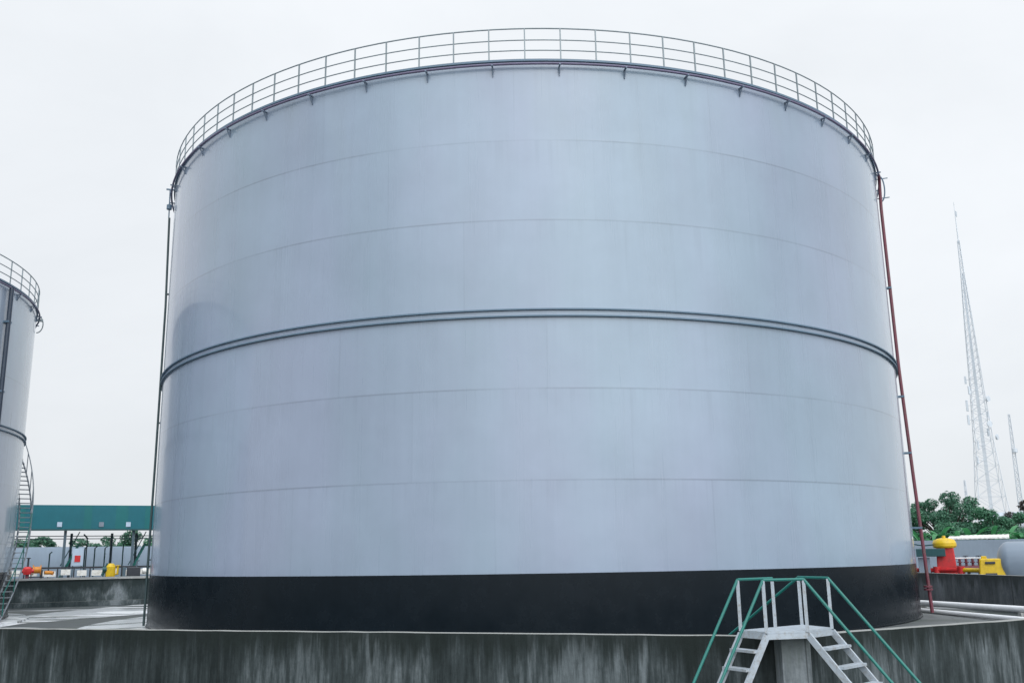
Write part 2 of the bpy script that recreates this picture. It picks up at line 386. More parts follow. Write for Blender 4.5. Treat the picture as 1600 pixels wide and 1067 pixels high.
# red riser on the right silhouette
ar = tb + half + .012
pts = [pol(ar - .03, RR + .14, 16.61), pol(ar - .008, RR + .14, 16.6), pol(ar, RR + .13, 16.3), pol(ar, RR + .10, 15.4), pol(ar, RR + .12, 9.1), pol(ar, RR + .22, 5.0), pol(ar, RR + .36, .25)]
rp = MB().tube(pts, .06, 12).build('riser_pipe', M['maroon'], big); rp['label'] = 'red riser pipe down the right edge'
for z, rr in ((1.05, .31), (1.15, .305)):
    MB().lathe_flat([(0, -.03), (.15, -.03), (.15, .03), (0, .03)], 16, c=pol(ar, RR + rr + .0, z)).build('flange', M['maroon'], rp)
for z, rr in ((3.2, .27), (5.9, .19), (8.0, .15), (12.2, .11)):
    MB().box(pol(ar, RR + rr * .5, z), (rr + .12, .16, .07), ar).build('clamp', M['trim'], rp)
# outlet fitting beside the top of the riser (small sampling ladder bars)
m = MB(); a2 = ar + .004
m.tube([pol(a2, RR + .06 + .24 * math.sin(PI * i / 20) ** .7, 16.25 + .55 * math.cos(PI * i / 20)) for i in range(21)], .026, 8)
for z in (16.65, 15.85): m.bar(pol(a2, RR, z), pol(a2, RR + .45, z), .03, .03)
m.build('foam_inlet', M['trim'], big)
# dark riser on the left silhouette
al = tb - half - .004
lp = MB().tube([pol(al, RR + .16, 15.6), pol(al, RR + .08, 12), pol(al, RR + .075, 6), pol(al, RR + .10, .2)], .042, 12).build('riser_pipe', M['greenpipe'], big); lp['label'] = 'dark green riser pipe down the left edge'
for z in (2.5, 7.5, 12.5): MB().box(pol(al, RR + .04, z), (.12, .10, .05), al).build('clamp', M['greenpipe'], lp)
m = MB(); m.bar(pol(al, RR - .1, 16.78), pol(al, RR + .34, 16.78), .06, .05); m.tube([pol(al, RR + .2, 16.78), pol(al, RR + .18, 15.6)], .025, 8)
m.lathe_flat([(0, -.12), (.10, -.10), (.10, .08), (.04, .12), (0, .12)], 12, c=pol(al, RR + .19, 16.05)); m.build('sprinkler_valve', M['trim'], lp)

C2 = (-33.64, 39.0); R2 = 12.0; H2 = 14.2
t2, tb2 = make_tank(C2[0], C2[1], R2, H2, 2.1, 8.05, M['tank_b'], 'smaller grey storage tank with spiral stair cut off by the left frame edge', .3, 70, 38, .1, .024)
half2 = math.acos(R2 / math.hypot(*C2)); at2 = tb2 + half2
ap = at2 - .45
dp = MB().tube([pol(ap, R2 + .16, 14.0), pol(ap, R2 + .16, .2)], .095, 14).build('drain_pipe', M['drainpipe'], t2)
for z in (3.5, 6.5, 9.5, 12.5): MB().box(pol(ap, R2 + .1, z), (.26, .3, .08), ap).build('clamp', M['trim'], dp)
m = MB(); m.tube([pol(at2, R2 + .05 + .26 * math.sin(PI * i / 16), 13.7 + .42 * math.cos(PI * i / 16)) for i in range(17)], .025, 8)
m.bar(pol(at2, R2, 13.9), pol(at2, R2 + .3, 13.9), .12, .1); m.build('foam_inlet', M['rail'], t2)
# helical stair: treads, two stringers, handrail
z0, z1 = .25, 8.6; nst = 36; a_lo = at2 - .37
aof = lambda z: a_lo + (z - z0) * (1.0 / R2) * 1.12
ss = MB()
zs = [z0 + (z1 - z0) * i / 60 for i in range(61)]
ss.tube([pol(aof(z), R2 + .60, z - .05) for z in zs], .035, 6)
spiral = ss.build('spiral_stair', M['stairgrey'], t2)
MB().tube([pol(aof(z), R2 + .10, z - .05) for z in zs], .04, 6).build('inner_stringer', M['stairgrey'], spiral)
for lo, hi, mm in ((0, 26, 'railgreen'), (25, 61, 'stairgrey')): MB().tube([pol(aof(z), R2 + .61, z + .95) for z in zs[lo:hi]], .024, 6).build('handrail', M[mm], spiral)
first = None
for i in range(nst):
    z = z0 + (z1 - z0) * (i + .5) / nst; a = aof(z)
    if first is None: first = MB().box((R2 + .35, 0, 0), (.50, .24, .035)).build('tread', M['stairgrey'], spiral); p = first
    else: p = dup(first, spiral)
    p.location = (0, 0, z - .17); p.rotation_euler = (0, 0, a)
    if i % 4 == 0: MB().bar(pol(a, R2 + .61, z - .04), pol(a, R2 + .61, z + .95), .03).build('baluster', M['railgreen' if z < 3 else 'stairgrey'], spiral)

# ------------------------------------------------------------------ concrete walls
def offset_path(path, t):
    """left-hand offset of an open polyline"""
    out = []
    P = [Vector((x, y)) for x, y in path]
    for i, p in enumerate(P):
        ns = []
        if i > 0: d = (P[i] - P[i - 1]).normalized(); ns.append(Vector((-d.y, d.x)))
        if i < len(P) - 1: d = (P[i + 1] - P[i]).normalized(); ns.append(Vector((-d.y, d.x)))
        n = sum(ns, Vector((0, 0))).normalized(); k = t / max(.3, n.dot(ns[0])); out.append(p + n * k)
    return out
def subdiv(path, step):
    o = []
    for (x0, y0), (x1, y1) in zip(path[:-1], path[1:]):
        n = max(1, int(math.hypot(x1 - x0, y1 - y0) / step))
        o += [(x0 + (x1 - x0) * i / n, y0 + (y1 - y0) * i / n) for i in range(n)]
    return o + [path[-1]]
def wall_mesh(path, t, z0, z1, wob=0.0, step=.8):
    pts = subdiv(path, step); q = offset_path(pts, t); b = MB(); n = len(pts); vs = []
    r = random.Random(3)
    for (x, y), o in zip(pts, q):
        w = r.uniform(-wob, wob); vs += [(x, y, z0), (x, y, z1 + w), (o.x, o.y, z1 + w), (o.x, o.y, z0)]
    fs = []
    for i in range(n - 1):
        a, c = i * 4, i * 4 + 4
        for k in range(3): fs.append((a + k, c + k, c + k + 1, a + k + 1)[::-1])
    fs += [(0, 1, 2, 3), (4 * n - 1, 4 * n - 2, 4 * n - 3, 4 * n - 4)]
    return b.add(vs, fs)
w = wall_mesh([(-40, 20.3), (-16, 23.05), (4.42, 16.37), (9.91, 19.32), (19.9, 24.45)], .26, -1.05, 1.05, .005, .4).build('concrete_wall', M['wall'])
tag(w, 'long dark moss streaked concrete wall in the foreground, under the stair', 'wall')
p = MB().box((4.47, 16.17, .02), (.47, .44, 2.12)).build('pilaster', M['pil'], w, .012); p['label'] = 'paler pilaster under the stair platform'

w = wall_mesh([(-46, 47.55), (-22, 58.6), (-5, 66.3)], .3, -.05, 1.5, .0).build('concrete_wall', M['wallfar'])
tag(w, 'blotchy grey concrete wall with pale coping between the two tanks', 'wall')
wall_mesh([(-45.9, 47.45), (-22, 58.5), (-4.9, 66.25)], .45, 1.503, 1.62, .008).build('coping', M['coping'], w)
wall_mesh([(-45.9, 47.2), (-22, 58.3), (-4.9, 66.0)], .23, -.04, .28, .01).build('plinth', M['wallfar'], w)
w = wall_mesh([(19.9, 24.75), (19.45, 37.6), (18.9, 46), (18.6, 62)][::-1], -.26, -.05, 1.4, .004).build('concrete_wall', M['wallside'])
tag(w, 'short stained concrete wall behind the white pipes, right of the big tank', 'wall')

# ------------------------------------------------------------------ white pipes right of the big tank
pw = 'pipelines right of the tank'
for pts, r, lab in (([(14.9, 44.0, .34), (15.7, 43.0, .33), (16.57, 40.31, .31), (18.01, 35.05, .31), (19.0, 31.3, .31)], .115, 'upper pale steel pipe along the side wall, right of the big tank'),
                    ([(13.9, 40.3, .24), (15.15, 36.92, .22), (16.2, 31.6, .2), (17.2, 26.6, .2)], .085, 'lower thinner pale steel pipe nearest the foreground wall, right of the big tank')):
    r_ = empty('pipeline', (pts[2][0], pts[2][1], 0), lab, 'pipe', pw); o = Vector((pts[2][0], pts[2][1], 0))
    loc = [Vector(q) - o for q in pts]
    MB().tube(loc, r, 14).build('pipe', M['pipe'], r_)
    for k in range(1, len(loc) - 1):
        c = loc[k]; MB().box((c.x, c.y, (c.z - r) / 2), (.35, .22, c.z - r)).build('support', M['coping'], r_)

# ------------------------------------------------------------------ crossover stair in the foreground
S = empty('crossover_stair', (4.4, 16.2, 0), 'white metal crossover stair with green handrails straddling the wall corner', 'stair')
O = Vector((4.4, 16.2, 0))
def lv(p): return Vector(p) - O
PZ, RZ = 1.19, 1.98
pt = dict(L1=(3.64, 16.1), L2=(3.93, 15.6), R1=(4.62, 15.75), R2=(5.186, 16.3), B2=(4.915, 17.05), B1=(4.343, 16.62))
V3 = lambda k, z: lv((pt[k][0], pt[k][1], z))
order = ['L1', 'L2', 'R1', 'R2', 'B2', 'B1']
d = MB(); top = [V3(k, PZ) for k in order]; bot = [V3(k, PZ - .03) for k in order]
d.add(top + bot, [tuple(range(6)), tuple(range(11, 5, -1))] + [(i, i + 6, (i + 1) % 6 + 6, (i + 1) % 6) for i in range(6)])
pl = d.build('platform', M['stairwhite'], S)
fr = MB()
for i in range(6):
    a, c = V3(order[i], PZ - .075), V3(order[(i + 1) % 6], PZ - .075); fr.bar(a, c, .04, .085)
fr.build('edge_frame', M['stairwhite'], pl)
# supports down on to the wall top and pilaster
for k, zz in (('L1', .02), ('R2', .02)):
    pass
for k in order:
    MB().bar(V3(k, PZ - .02), V3(k, RZ - .012), .052, .052, (.3, .9, 0)).build('post', M['stairwhite'], S)
def hand(a, b): return MB().tube([a, b], .024, 10)
h = MB(); h.tube([V3('L1', RZ), V3('B1', RZ)], .024, 10); h.build('handrail', M['railgreen'], S)
h = MB(); h.tube([V3('L2', RZ), V3('R1', RZ)], .024, 10); h.build('handrail', M['railgreen'], S)
h = MB(); h.tube([V3('R2', RZ), V3('B2', RZ)], .024, 10); h.build('handrail', M['railgreen'], S)
def flight(k1, k2, slope, drop_max, nstep, sub_first):
    """slope = horizontal travel per metre of drop"""
    f = None; sv = Vector((slope[0], slope[1], -1))
    for kk in (k1, k2):
        a = V3(kk, PZ - .06); b = a + sv * drop_max
        mb = MB().bar(a, b, .045, .10)
        if f is None: f = mb.build('stair_flight', M['stairwhite'], S)
        else: mb.build('stringer', M['stairwhite'], f)
        ha = V3(kk, RZ); hb = ha + sv * (drop_max - .1)
        if kk != 'B1': MB().tube([ha, hb], .024, 10).build('handrail', M['railgreen'], f)
        if kk == 'B1': continue
        q = a + sv * (drop_max * .74); MB().bar(q, q + Vector((0, 0, RZ - PZ + .04)), .042, .042, (.3, .9, 0)).build('baluster', M['stairwhite'], f)
    for i in range(nstep):
        dz = sub_first + i * ((drop_max - sub_first) / nstep)
        a = V3(k1, PZ) + sv * dz; b = V3(k2, PZ) + sv * dz; e = (b - a).normalized()
        MB().bar(a + e * .02, b - e * .02, .17, .04).build('step', M['stairwhite'], f)
flight('L1', 'L2', (-.575, -.28), 2.15, 7, .29)
flight('R1', 'R2', (.625, -.60), 2.15, 7, .27)
flight('B1', 'B2', (-.93, 1.25), 1.17, 4, .27)

# ------------------------------------------------------------------ loading gantry, far left
ang = math.atan2(3.75, 8.5); ca, sa = math.cos(ang), math.sin(ang)
G0 = Vector((-37.5, 73.0, 0))
G = empty('loading_gantry', G0, 'teal roofed truck loading gantry on posts beyond the blotchy wall', 'gantry', rz=ang)
fa = MB(); fa.box((3.5, .0, 5.90), (33, .14, 1.86)); fasc = fa.build('fascia', M['teal'], G)
for x, w_ in ((-8, .3), (-3.2, .4), (.15, .5), (4.75, .55), (7.2, .9), (9.1, .4), (14, .5)): MB().box((x, -.085, 5.92), (w_, .03, 1.80)).build('joint_panel', M['teal_b'], fasc)
for x, mm in ((2.8, 'shed'), (5.75, 'dullplate'), (7.7, 'shed')):
    q = MB().box((x, -.12, 5.36), (.34, .03, .36)).build('bay_plate', M[mm], fasc)
MB().box((3.5, 0, 4.97), (33.1, .22, .12)).build('gutter', M['tealdark'], G)
MB().box((3.5, 4.2, 6.78), (33, 8.2, .1)).build('roof', M['tealdark'], G)
MB().box((3.5, 8.3, 5.95), (33, .14, 1.6)).build('rear_fascia', M['tealdark'], G)
for x, y in ((3.25, .35), (8.15, .35), (13.2, .35), (-2, .35), (3.6, 7.9), (6.75, 7.9), (8.7, 7.9), (-1.6, 7.9)):
    MB().box((x, y, 2.45), (.20, .20, 4.9)).build('post', M['post'], G)
for x in (3.25, 8.15):                       # folding access stairs of the loading bays
    st = MB(); a = Vector((x - .2, 1.4, 1.3)); b = Vector((x + 1.0, 1.9, 3.9))
    st.bar(a, b, .08, .16); so = st.build('access_stair', M['railgreen'], G)
    for i in range(9):
        q = a.lerp(b, (i + .5) / 9); MB().box((q.x, q.y + .35, q.z), (.26, .7, .04)).build('tread', M['tealdark'], so)
    MB().bar(a + Vector((0, .7, 0)), b + Vector((0, .7, 0)), .08, .16).build('stringer', M['tealdark'], so)
    MB().tube([a + Vector((0, 0, .95)), b + Vector((0, 0, .95))], .04, 8).build('handrail', M['tealdark'], so)
MB().box((3.5, 4.0, .55), (30, 5.5, 1.1)).build('loading_island', M['coping'], G)

for x, y, h_ in ((4.72, 3.0, 3.6), (5.45, 3.0, 3.6), (6.2, 3.0, 3.6), (2.2, 3.2, 3.2), (7.55, 3.0, 3.9)):
    MB().tube([(x, y, 1.1), (x, y, h_), (x + .15, y - .5, h_ + .12)], .05, 8).build('loading_arm', M['tealdark'], G)
for z_, y_ in ((4.3, 1.0), (4.55, 2.6)): MB().tube([(-8, y_, z_), (12, y_, z_)], .035, 6).build('service_line', M['post'], G)
# white panelled barrier in front of the gantry
B = empty('barrier_fence', G0, 'low white panelled barrier with dark rail under the gantry', 'fence', rz=ang)
bo = MB().box((3.5, -1.0, 2.12), (22, .10, .14)).build('top_rail', M['dark'], B)
for i in range(14):
    x = -3.2 + i * 1.12
    MB().box((x, -1.0, 1.74 + .06 * math.sin(i * 2.3)), (.74 + .16 * math.sin(i * 4.1), .06, .42)).build('panel', M['white'], B)
    MB().box((x + .56, -1.0, 1.03), (.10, .10, 2.04)).build('post', M['dark'], B)
MB().box((3.5, -1.0, 1.36), (22, .08, .09)).build('bottom_rail', M['maroon'], B)
MB().box((3.5, -.9, .9), (22, .12, .7)).build('skirt', M['coping'], B)

def at_g(x, y, z=0): return (G0.x + x * ca - y * sa, G0.y + x * sa + y * ca, z)
# sign board with a red square
s = empty('sign_board', at_g(4.25, -.2), 'pale board with a red square standing under the gantry', 'sign', rz=ang)
MB().box((0, 0, 2.9), (.78, .08, 1.3)).build('board', M['shed'], s, .01)
MB().box((0, -.06, 2.78), (.40, .03, .48)).build('red_square', M['red'], s)
for x in (-.3, .3): MB().box((x, .03, 1.1), (.07, .05, 2.3)).build('leg', M['post'], s)
# yellow pump, dark engine, orange drum, red valve
y = empty('yellow_pump', at_g(6.5, -1.9), 'yellow pump with dark green motor before the white barrier', 'pump', rz=ang)
MB().lathe_flat([(0, 1.35), (.30, 1.35), (.34, 1.5), (.34, 2.15), (.2, 2.38), (0, 2.4)], 18, c=(.12, 0, 0)).build('casing', M['yellow'], y)
m = MB(); m.tube([(-.45, 0, 1.95), (.12, 0, 1.95)], .22, 14); m.tube([(-.45, 0, 1.5), (-.1, 0, 2.4)], .11, 10); m.build('motor', M['tealdark'], y)
m = MB(); m.box((0, 0, 1.2), (1.5, .6, .3)); m.box((0, 0, .52), (.9, .5, 1.04)); m.build('base_frame', M['yellow'], y, .02)
m = MB(); m.tube([(.3, 0, 1.6), (.62, 0, 1.6), (.62, 0, 2.2)], .09, 10); m.lathe_flat([(0, 0), (.17, 0), (.17, .06), (0, .06)], 14, c=(.62, 0, 2.2)); m.build('outlet', M['yellow'], y)
e = empty('engine_set', at_g(8.25, -1.9), 'dark diesel engine set between yellow pump and big tank', 'engine', rz=ang)
MB().box((0, 0, 1.75), (.95, .7, .72)).build('engine_block', M['dark'], e, .06)
m = MB(); m.box((-.68, 0, 1.75), (.22, .62, .68)); m.build('radiator', M['post'], e, .02)
m = MB(); m.tube([(.2, 0, 2.05), (.2, 0, 2.5), (.36, 0, 2.6)], .06, 10); m.build('exhaust', M['post'], e)
MB().tube([(.62, -.2, 1.8), (.95, -.2, 1.8)], .22, 14).build('alternator', M['white'], e)
m = MB(); m.box((0, 0, 1.28), (1.9, .6, .16)); m.box((-.6, 0, .6), (.3, .5, 1.2)); m.box((.6, 0, .6), (.3, .5, 1.2)); m.build('skid', M['dark'], e)
o = empty('fuel_hose_reel', at_g(1.6, -1.95), 'orange hose reel on a stand by the smaller tank', 'hose reel', rz=ang)
m = MB(); m.lathe_flat([(0, -.28), (.36, -.28), (.36, -.22), (.24, -.2), (.24, .2), (.36, .22), (.36, .28), (0, .28)], 20); q = m.build('drum', M['orange'], o); q.rotation_euler = (0, PI / 2, 0); q.location = (0, 0, 2.0)
q2 = MB().tube([(.52, 0, 1.8), (.85, .1, 1.8), (1.1, 0, 1.75)], .14, 10).build('hose', M['orange'], o)
m = MB(); m.box((-.36, 0, 1.0), (.08, .3, 2.0)); m.box((.36, 0, 1.0), (.08, .3, 2.0)); m.box((0, 0, 1.5), (1.0, .4, .08)); m.build('stand', M['dark'], o)
v = empty('valve_post', at_g(1.05, -3.4), 'red valve with tall dark stem beside the smaller tank', 'valve', rz=ang)
m = MB(); m.lathe_flat([(0, 1.7), (.26, 1.7), (.30, 1.9), (.30, 2.1), (.18, 2.25), (0, 2.25)], 16); m.tube([(-.42, 0, 1.95), (.42, 0, 1.95)], .14, 10); m.build('valve_body', M['red'], v)
m = MB(); m.tube([(0, 0, 2.2), (0, 0, 2.85)], .07, 10); m.lathe_flat([(0, -.03), (.15, -.03), (.15, .03), (0, .03)], 16, c=(0, 0, 2.85)); m.build('stem', M['dark'], v)
MB().tube([(0, 0, 0), (0, 0, 1.7)], .12, 12).build('pipe', M['maroon'], v)
# lamp post
lp = empty('street_lamp', (-34.72, 78.68, 0), 'thin grey lamp post with tilted head seen under the gantry roof', 'lamp post')
MB().tube([(0, 0, 0), (0, 0, 4.35)], [.06, .045], 10).build('pole', M['post'], lp)
m = MB(); m.bar((.05, 0, 4.35), (-.28, -.05, 4.72), .16, .09); m.build('lamp_head', M['post'], lp)

# ------------------------------------------------------------------ far walls and sheds
w = wall_mesh([(-60, 77.6), (-33.4, 89.0), (-22, 93.9)], .3, -.05, 3.88, .0, 3).build('sheeted_wall', M['shed'])
tag(w, 'pale blue sheeted boundary wall behind the teal gantry', 'wall')
w = wall_mesh([(22, 72.6), (29.3, 69.03), (34.4, 66.5), (50, 58.9)], .3, -.05, 3.08, .01, 2).build('block_wall', M['greywall'])
tag(w, 'plain grey block wall behind the red and yellow pump, below the trees', 'wall')
r = empty('low_shed', (33.2, 69.6, 0), 'low shed with pale sheet roof showing above the grey block wall', 'shed', rz=-.47)
m = MB(); m.box((0, 0, 1.5), (3.2, 2.6, 3.0)); m.build('wall', M['plaster'], r)
m = MB(); n = 26
for i in range(n):
    a0, a1 = -1.95 + 3.9 * i / n, -1.95 + 3.9 * (i + 1) / n; z = 3.22 + (.012 if i % 2 else 0)
    m.add([(a0, -1.6, z), (a1, -1.6, z), (a1, 1.6, z + .22), (a0, 1.6, z + .22), (a0, -1.6, z - .1), (a1, -1.6, z - .1), (a1, 1.6, z + .12), (a0, 1.6, z + .12)],
          [(0, 1, 2, 3), (7, 6, 5, 4), (0, 4, 5, 1), (1, 5, 6, 2), (2, 6, 7, 3), (3, 7, 4, 0)])
m.build('roof', M['white'], r)
for k, (x, y, w_, hgt, lab) in enumerate(((57.5, 112.5, 5.4, 5.6, 'distant pale house, upper roof above the trees at the right edge'), (57.6, 107.2, 4.6, 4.7, 'distant low house in front of the upper roof at the right edge'))):
    hs = empty('house', (x, y, 0), lab, 'house', rz=-.45)
    MB().box((0, 0, hgt / 2), (w_, 5, hgt)).build('wall', M['plaster'], hs)
    for x_ in (-1.3, .9): MB().box((x_, -2.52, hgt - 1.2), (.9, .06, .9)).build('window', M['glass'], hs)
    m = MB(); W = w_ / 2 + .6
    m.add([(-W, -3, hgt), (W, -3, hgt), (W, 3, hgt), (-W, 3, hgt), (-W + 1.2, 0, hgt + 1.0), (W - 1.2, 0, hgt + 1.0)], [(0, 1, 5, 4), (1, 2, 5), (2, 3, 4, 5), (3, 0, 4), (3, 2, 1, 0)])
    m.build('roof', M['roofm'], hs)

# ------------------------------------------------------------------ red and yellow equipment behind the side wall
rz = -.42
p = empty('fire_pump', (20.15, 45.7, 0), 'red pump housing with yellow domed cap behind the side wall', 'pump', rz=rz)
MB().box((.0, 0, 1.62), (.92, .75, 1.95), 0, .80).build('housing', M['red'], p, .05)
m = MB(); m.lathe_flat([(0, 2.50), (.46, 2.50), (.52, 2.58), (.52, 2.72)], 24); m.lathe([(.52, 2.72), (.46, 2.86), (.28, 2.93), (.10, 2.96), (0, 2.96)], 24)
m.lathe_flat([(.08, 2.95), (.08, 3.05), (0, 3.07)], 12); m.build('cap', M['yellow'], p)
MB().box((-.62, -.55, 2.30), (1.25, .26, .36)).build('duct', M['tealdark'], p, .02)
MB().box((-.95, -.2, 1.72), (.5, .5, .72)).build('control_box', M['cyl'], p, .02)
m = MB(); m.tube([(-1.5, .1, 2.72), (-.9, -.1, 2.62), (-.4, -.2, 2.66)], .03, 8); m.build('cable', M['tealdark'], p)
MB().box((0, .1, .33), (1.4, 1.0, .66)).build('plinth', M['coping'], p)
l = empty('pipe_run', (19.9, 45.2, 0), 'red pipe with yellow end section along the side wall top', 'pipe')
MB().tube([(-.95, 1.1, 1.50), (.30, -.4, 1.50), (.50, -.66, 1.50)], .10, 12).build('pipe', M['red'], l)
MB().tube([(.50, -.66, 1.50), (.86, -1.45, 1.49)], .10, 12).build('end_section', M['yellow'], l)
for t in ((.42, -.55), (-.3, .33)): MB().lathe_flat([(0, -.16), (.16, -.16), (.16, .16), (0, .16)], 14, c=(t[0], t[1], 1.5)).build('flange', M['red'], l)
for t in ((-.5, .56), (.6, -.9)): MB().box((t[0], t[1], .7), (.1, .1, 1.4)).build('support', M['dark'], l)
mf = empty('pipe_manifold', (20.95, 45.4, 0), 'dark red pipe manifold between red pump and yellow housing', 'manifold', rz=rz)
MB().tube([(-.7, 0, 1.55), (.75, 0, 1.55)], .15, 12).build('header', M['maroon'], mf)
for i in range(5):
    x = -.55 + i * .27
    m = MB(); m.tube([(x, 0, 1.5), (x, 0, 1.98)], .06, 10); m.lathe_flat([(0, 0), (.11, 0), (.11, .04), (0, .04)], 12, c=(x, 0, 1.82)); m.build('branch', M['maroon'], mf)
for x in (-.55, -.01, .53):
    m = MB(); m.tube([(x + .11 * math.cos(i * PI / 8), .11 * math.sin(i * PI / 8), 2.12) for i in range(16)], .018, 5, True); m.bar((x - .1, 0, 2.12), (x + .1, 0, 2.12), .02); m.tube([(x, 0, 1.95), (x, 0, 2.13)], .018, 5); m.build('handwheel', M['dark'], mf)
MB().tube([(-.7, -.05, 2.02), (.75, -.05, 2.02)], .035, 8).build('top_pipe', M['pipe'], mf)
m = MB(); m.box((-.5, 0, .7), (.12, .3, 1.4)); m.box((.5, 0, .7), (.12, .3, 1.4)); m.build('stand', M['dark'], mf)
yh = empty('yellow_housing', (20.98, 43.1, 0), 'yellow tapered machine housing with dark slots beside grey vessel', 'machine', rz=rz)
MB().box((0, 0, 1.55), (1.10, .8, .92), 0, .84).build('housing', M['yellow'], yh, .05)
for z, w_ in ((1.83, .40), (1.34, .46)): MB().box((-.06, -.385 + (1.83 - z) * -.03, z), (w_, .09, .10)).build('slot', M['dark'], yh, .02)
MB().box((-.28, -.05, 2.06), (.22, .3, .12)).build('lifting_lug', M['yellow'], yh, .02)
MB().box((0, 0, .54), (1.0, .7, 1.08)).build('plinth', M['coping'], yh)
vs = empty('pressure_vessel', (21.4, 43.35, 0), 'large blue grey horizontal cylinder cut off by the right frame edge', 'vessel', rz=-.5)
m = MB(); pr = [(0, -.34), (.42, -.30), (.72, -.18), (.90, -.0), (.95, .16), (.95, 6.0), (.9, 6.15), (.7, 6.35), (.4, 6.45), (0, 6.5)]
m.lathe(pr, 40); q = m.build('shell', M['cyl'], vs); q.rotation_euler = (0, PI / 2, 0); q.location = (.3, 0, 1.78)
for x in (1.2, 5.0): MB().box((x, 0, .5), (.35, 1.5, 1.0)).build('saddle', M['dark'], vs)

# ------------------------------------------------------------------ trees and plants
def leaf_mesh(centres, n, size, rs, flat=.8):
    """n small bent leaves scattered through ellipsoidal clumps"""
    C = np.array([c[:3] for c in centres]); Rr = np.array([c[3] for c in centres]); wts = Rr ** 2; wts /= wts.sum()
    i = rs.choice(len(C), n, p=wts); d = rs.normal(size=(n, 3)); d /= np.linalg.norm(d, axis=1)[:, None]
    rad = Rr[i] * (rs.uniform(.35, 1.08, n) ** .6); P = C[i] + d * rad[:, None] * np.array([1, 1, flat])
    nrm = d * .6 + rs.normal(size=(n, 3)) * .6 + np.array([0, 0, .5]); nrm /= np.linalg.norm(nrm, axis=1)[:, None]
    a = np.cross(nrm, rs.normal(size=(n, 3))); a /= np.linalg.norm(a, axis=1)[:, None]; b = np.cross(nrm, a)
    s = size * rs.uniform(.6, 1.4, n)[:, None]
    V = np.stack([P - a * s, P - b * s * .45 + nrm * s * .1, P + a * s, P + b * s * .45 + nrm * s * .1], 1).reshape(-1, 3)
    return V, [(4 * k, 4 * k + 1, 4 * k + 2, 4 * k + 3) for k in range(n)]
def make_tree(x, y, height, spread, trunk_h, leaf, label, seed, group, nleaf=5200, flat=.75, size=.2, nclump=15, airy=1.0, cat='tree'):
    rs = np.random.RandomState(seed); t = empty('broadleaf_tree', (x, y, 0), label, cat, group)
    clumps = []; tr = MB()
    tr.tube([(0, 0, -.05), (.08, .05, trunk_h * .5), (-.05, .1, trunk_h), (0, 0, height * .8)], [spread * .075, spread * .055, spread * .045, .02], 9)
    for k in range(nclump):
        a = rs.uniform(0, 2 * PI); rr = spread * math.sqrt(rs.uniform(.02, 1)) * .85
        hz = trunk_h + (height - trunk_h) * (rs.uniform(.12, .92) * (1 - .35 * (rr / spread) ** 2))
        c = (rr * math.cos(a), rr * math.sin(a), hz); cr = spread * rs.uniform(.20, .36) * airy
        if c[2] + cr * flat > height: c = (c[0], c[1], height - cr * flat)
        clumps.append((*c, cr))
        q = Vector((0, 0, trunk_h * rs.uniform(.6, 1.0))); e = Vector(c); mid = q.lerp(e, .55) + Vector((0, 0, .12 * spread))
        tr.tube([q, mid, e], [spread * .03, spread * .02, .015], 6)
    tr.build('trunk', M['bark'], t)
    V, F = leaf_mesh(clumps, nleaf, size, rs, flat)
    c = MB(); c.v = [tuple(v) for v in V]; c.f = F; c.sm = [False] * len(F); c.build('crown', leaf, t)
    return t
gr = 'trees beyond the grey block wall'
make_tree(38.9, 87.0, 7.9, 4.0, 2.4, M['leafa'], 'tallest dark green tree, right of the big tank above the red pump', 11, gr, 11000, .75, .125, 26, .66)
make_tree(43.2, 87.5, 7.0, 3.0, 2.0, M['leafb'], 'rounded mid green tree in front of the lattice mast foot', 12, gr, 10000, .8, .125, 18, .8)
make_tree(35.0, 86.2, 6.7, 2.5, 1.5, M['leafb'], 'narrow green tree partly behind the red riser pipe', 13, gr, 7000, .9, .125, 12, .9)
make_tree(41.2, 92.0, 6.3, 3.4, 1.5, M['leafa'], 'low dark tree filling the gap between the tallest tree and the rounded tree', 14, gr, 7000, .7, .125, 20, .7)
make_tree(55.5, 106.5, 7.0, 3.2, 4.2, M['leafc'], 'sparse brownish tree before the distant house roofs', 15, gr, 1500, .6, .17, 14, .7)
make_tree(53.2, 98.0, 8.4, 2.0, 4.5, M['leafc'], 'dark purple brown tree at the right frame edge', 16, gr, 2600, 1.1, .17, 9)
make_tree(46.5, 93.0, 5.4, 2.8, 1.2, M['leafb'], 'low bushy green tree right of the lattice mast foot', 17, gr, 8000, .8, .125, 14)
gl = 'trees behind the pale sheeted wall'
make_tree(-50.0, 101.5, 5.6, 2.6, 2.6, M['leafa'], 'flat topped dark tree nearest the smaller tank', 21, gl, 4000, .5, .14, 13)
make_tree(-43.4, 104.0, 6.4, 3.1, 2.2, M['leafa'], 'dense dark green tree behind the middle of the gantry', 22, gl, 5000, .7, .14, 14)
make_tree(-40.2, 105.0, 5.6, 2.6, 2.2, M['leafb'], 'mid green tree behind the gantry, nearest the big tank', 23, gl, 3600, .8, .19, 12)
make_tree(-47.0, 104.0, 5.0, 3.0, 2.0, M['leafa'], 'low spreading tree between the flat topped and dense trees', 24, gl, 3600, .4, .14, 12)
make_tree(-36.5, 105.0, 5.0, 1.6, 2.2, M['leafa'], 'narrow dark tree half hidden by the big tank edge', 25, gl, 2000, .8, .18, 8)

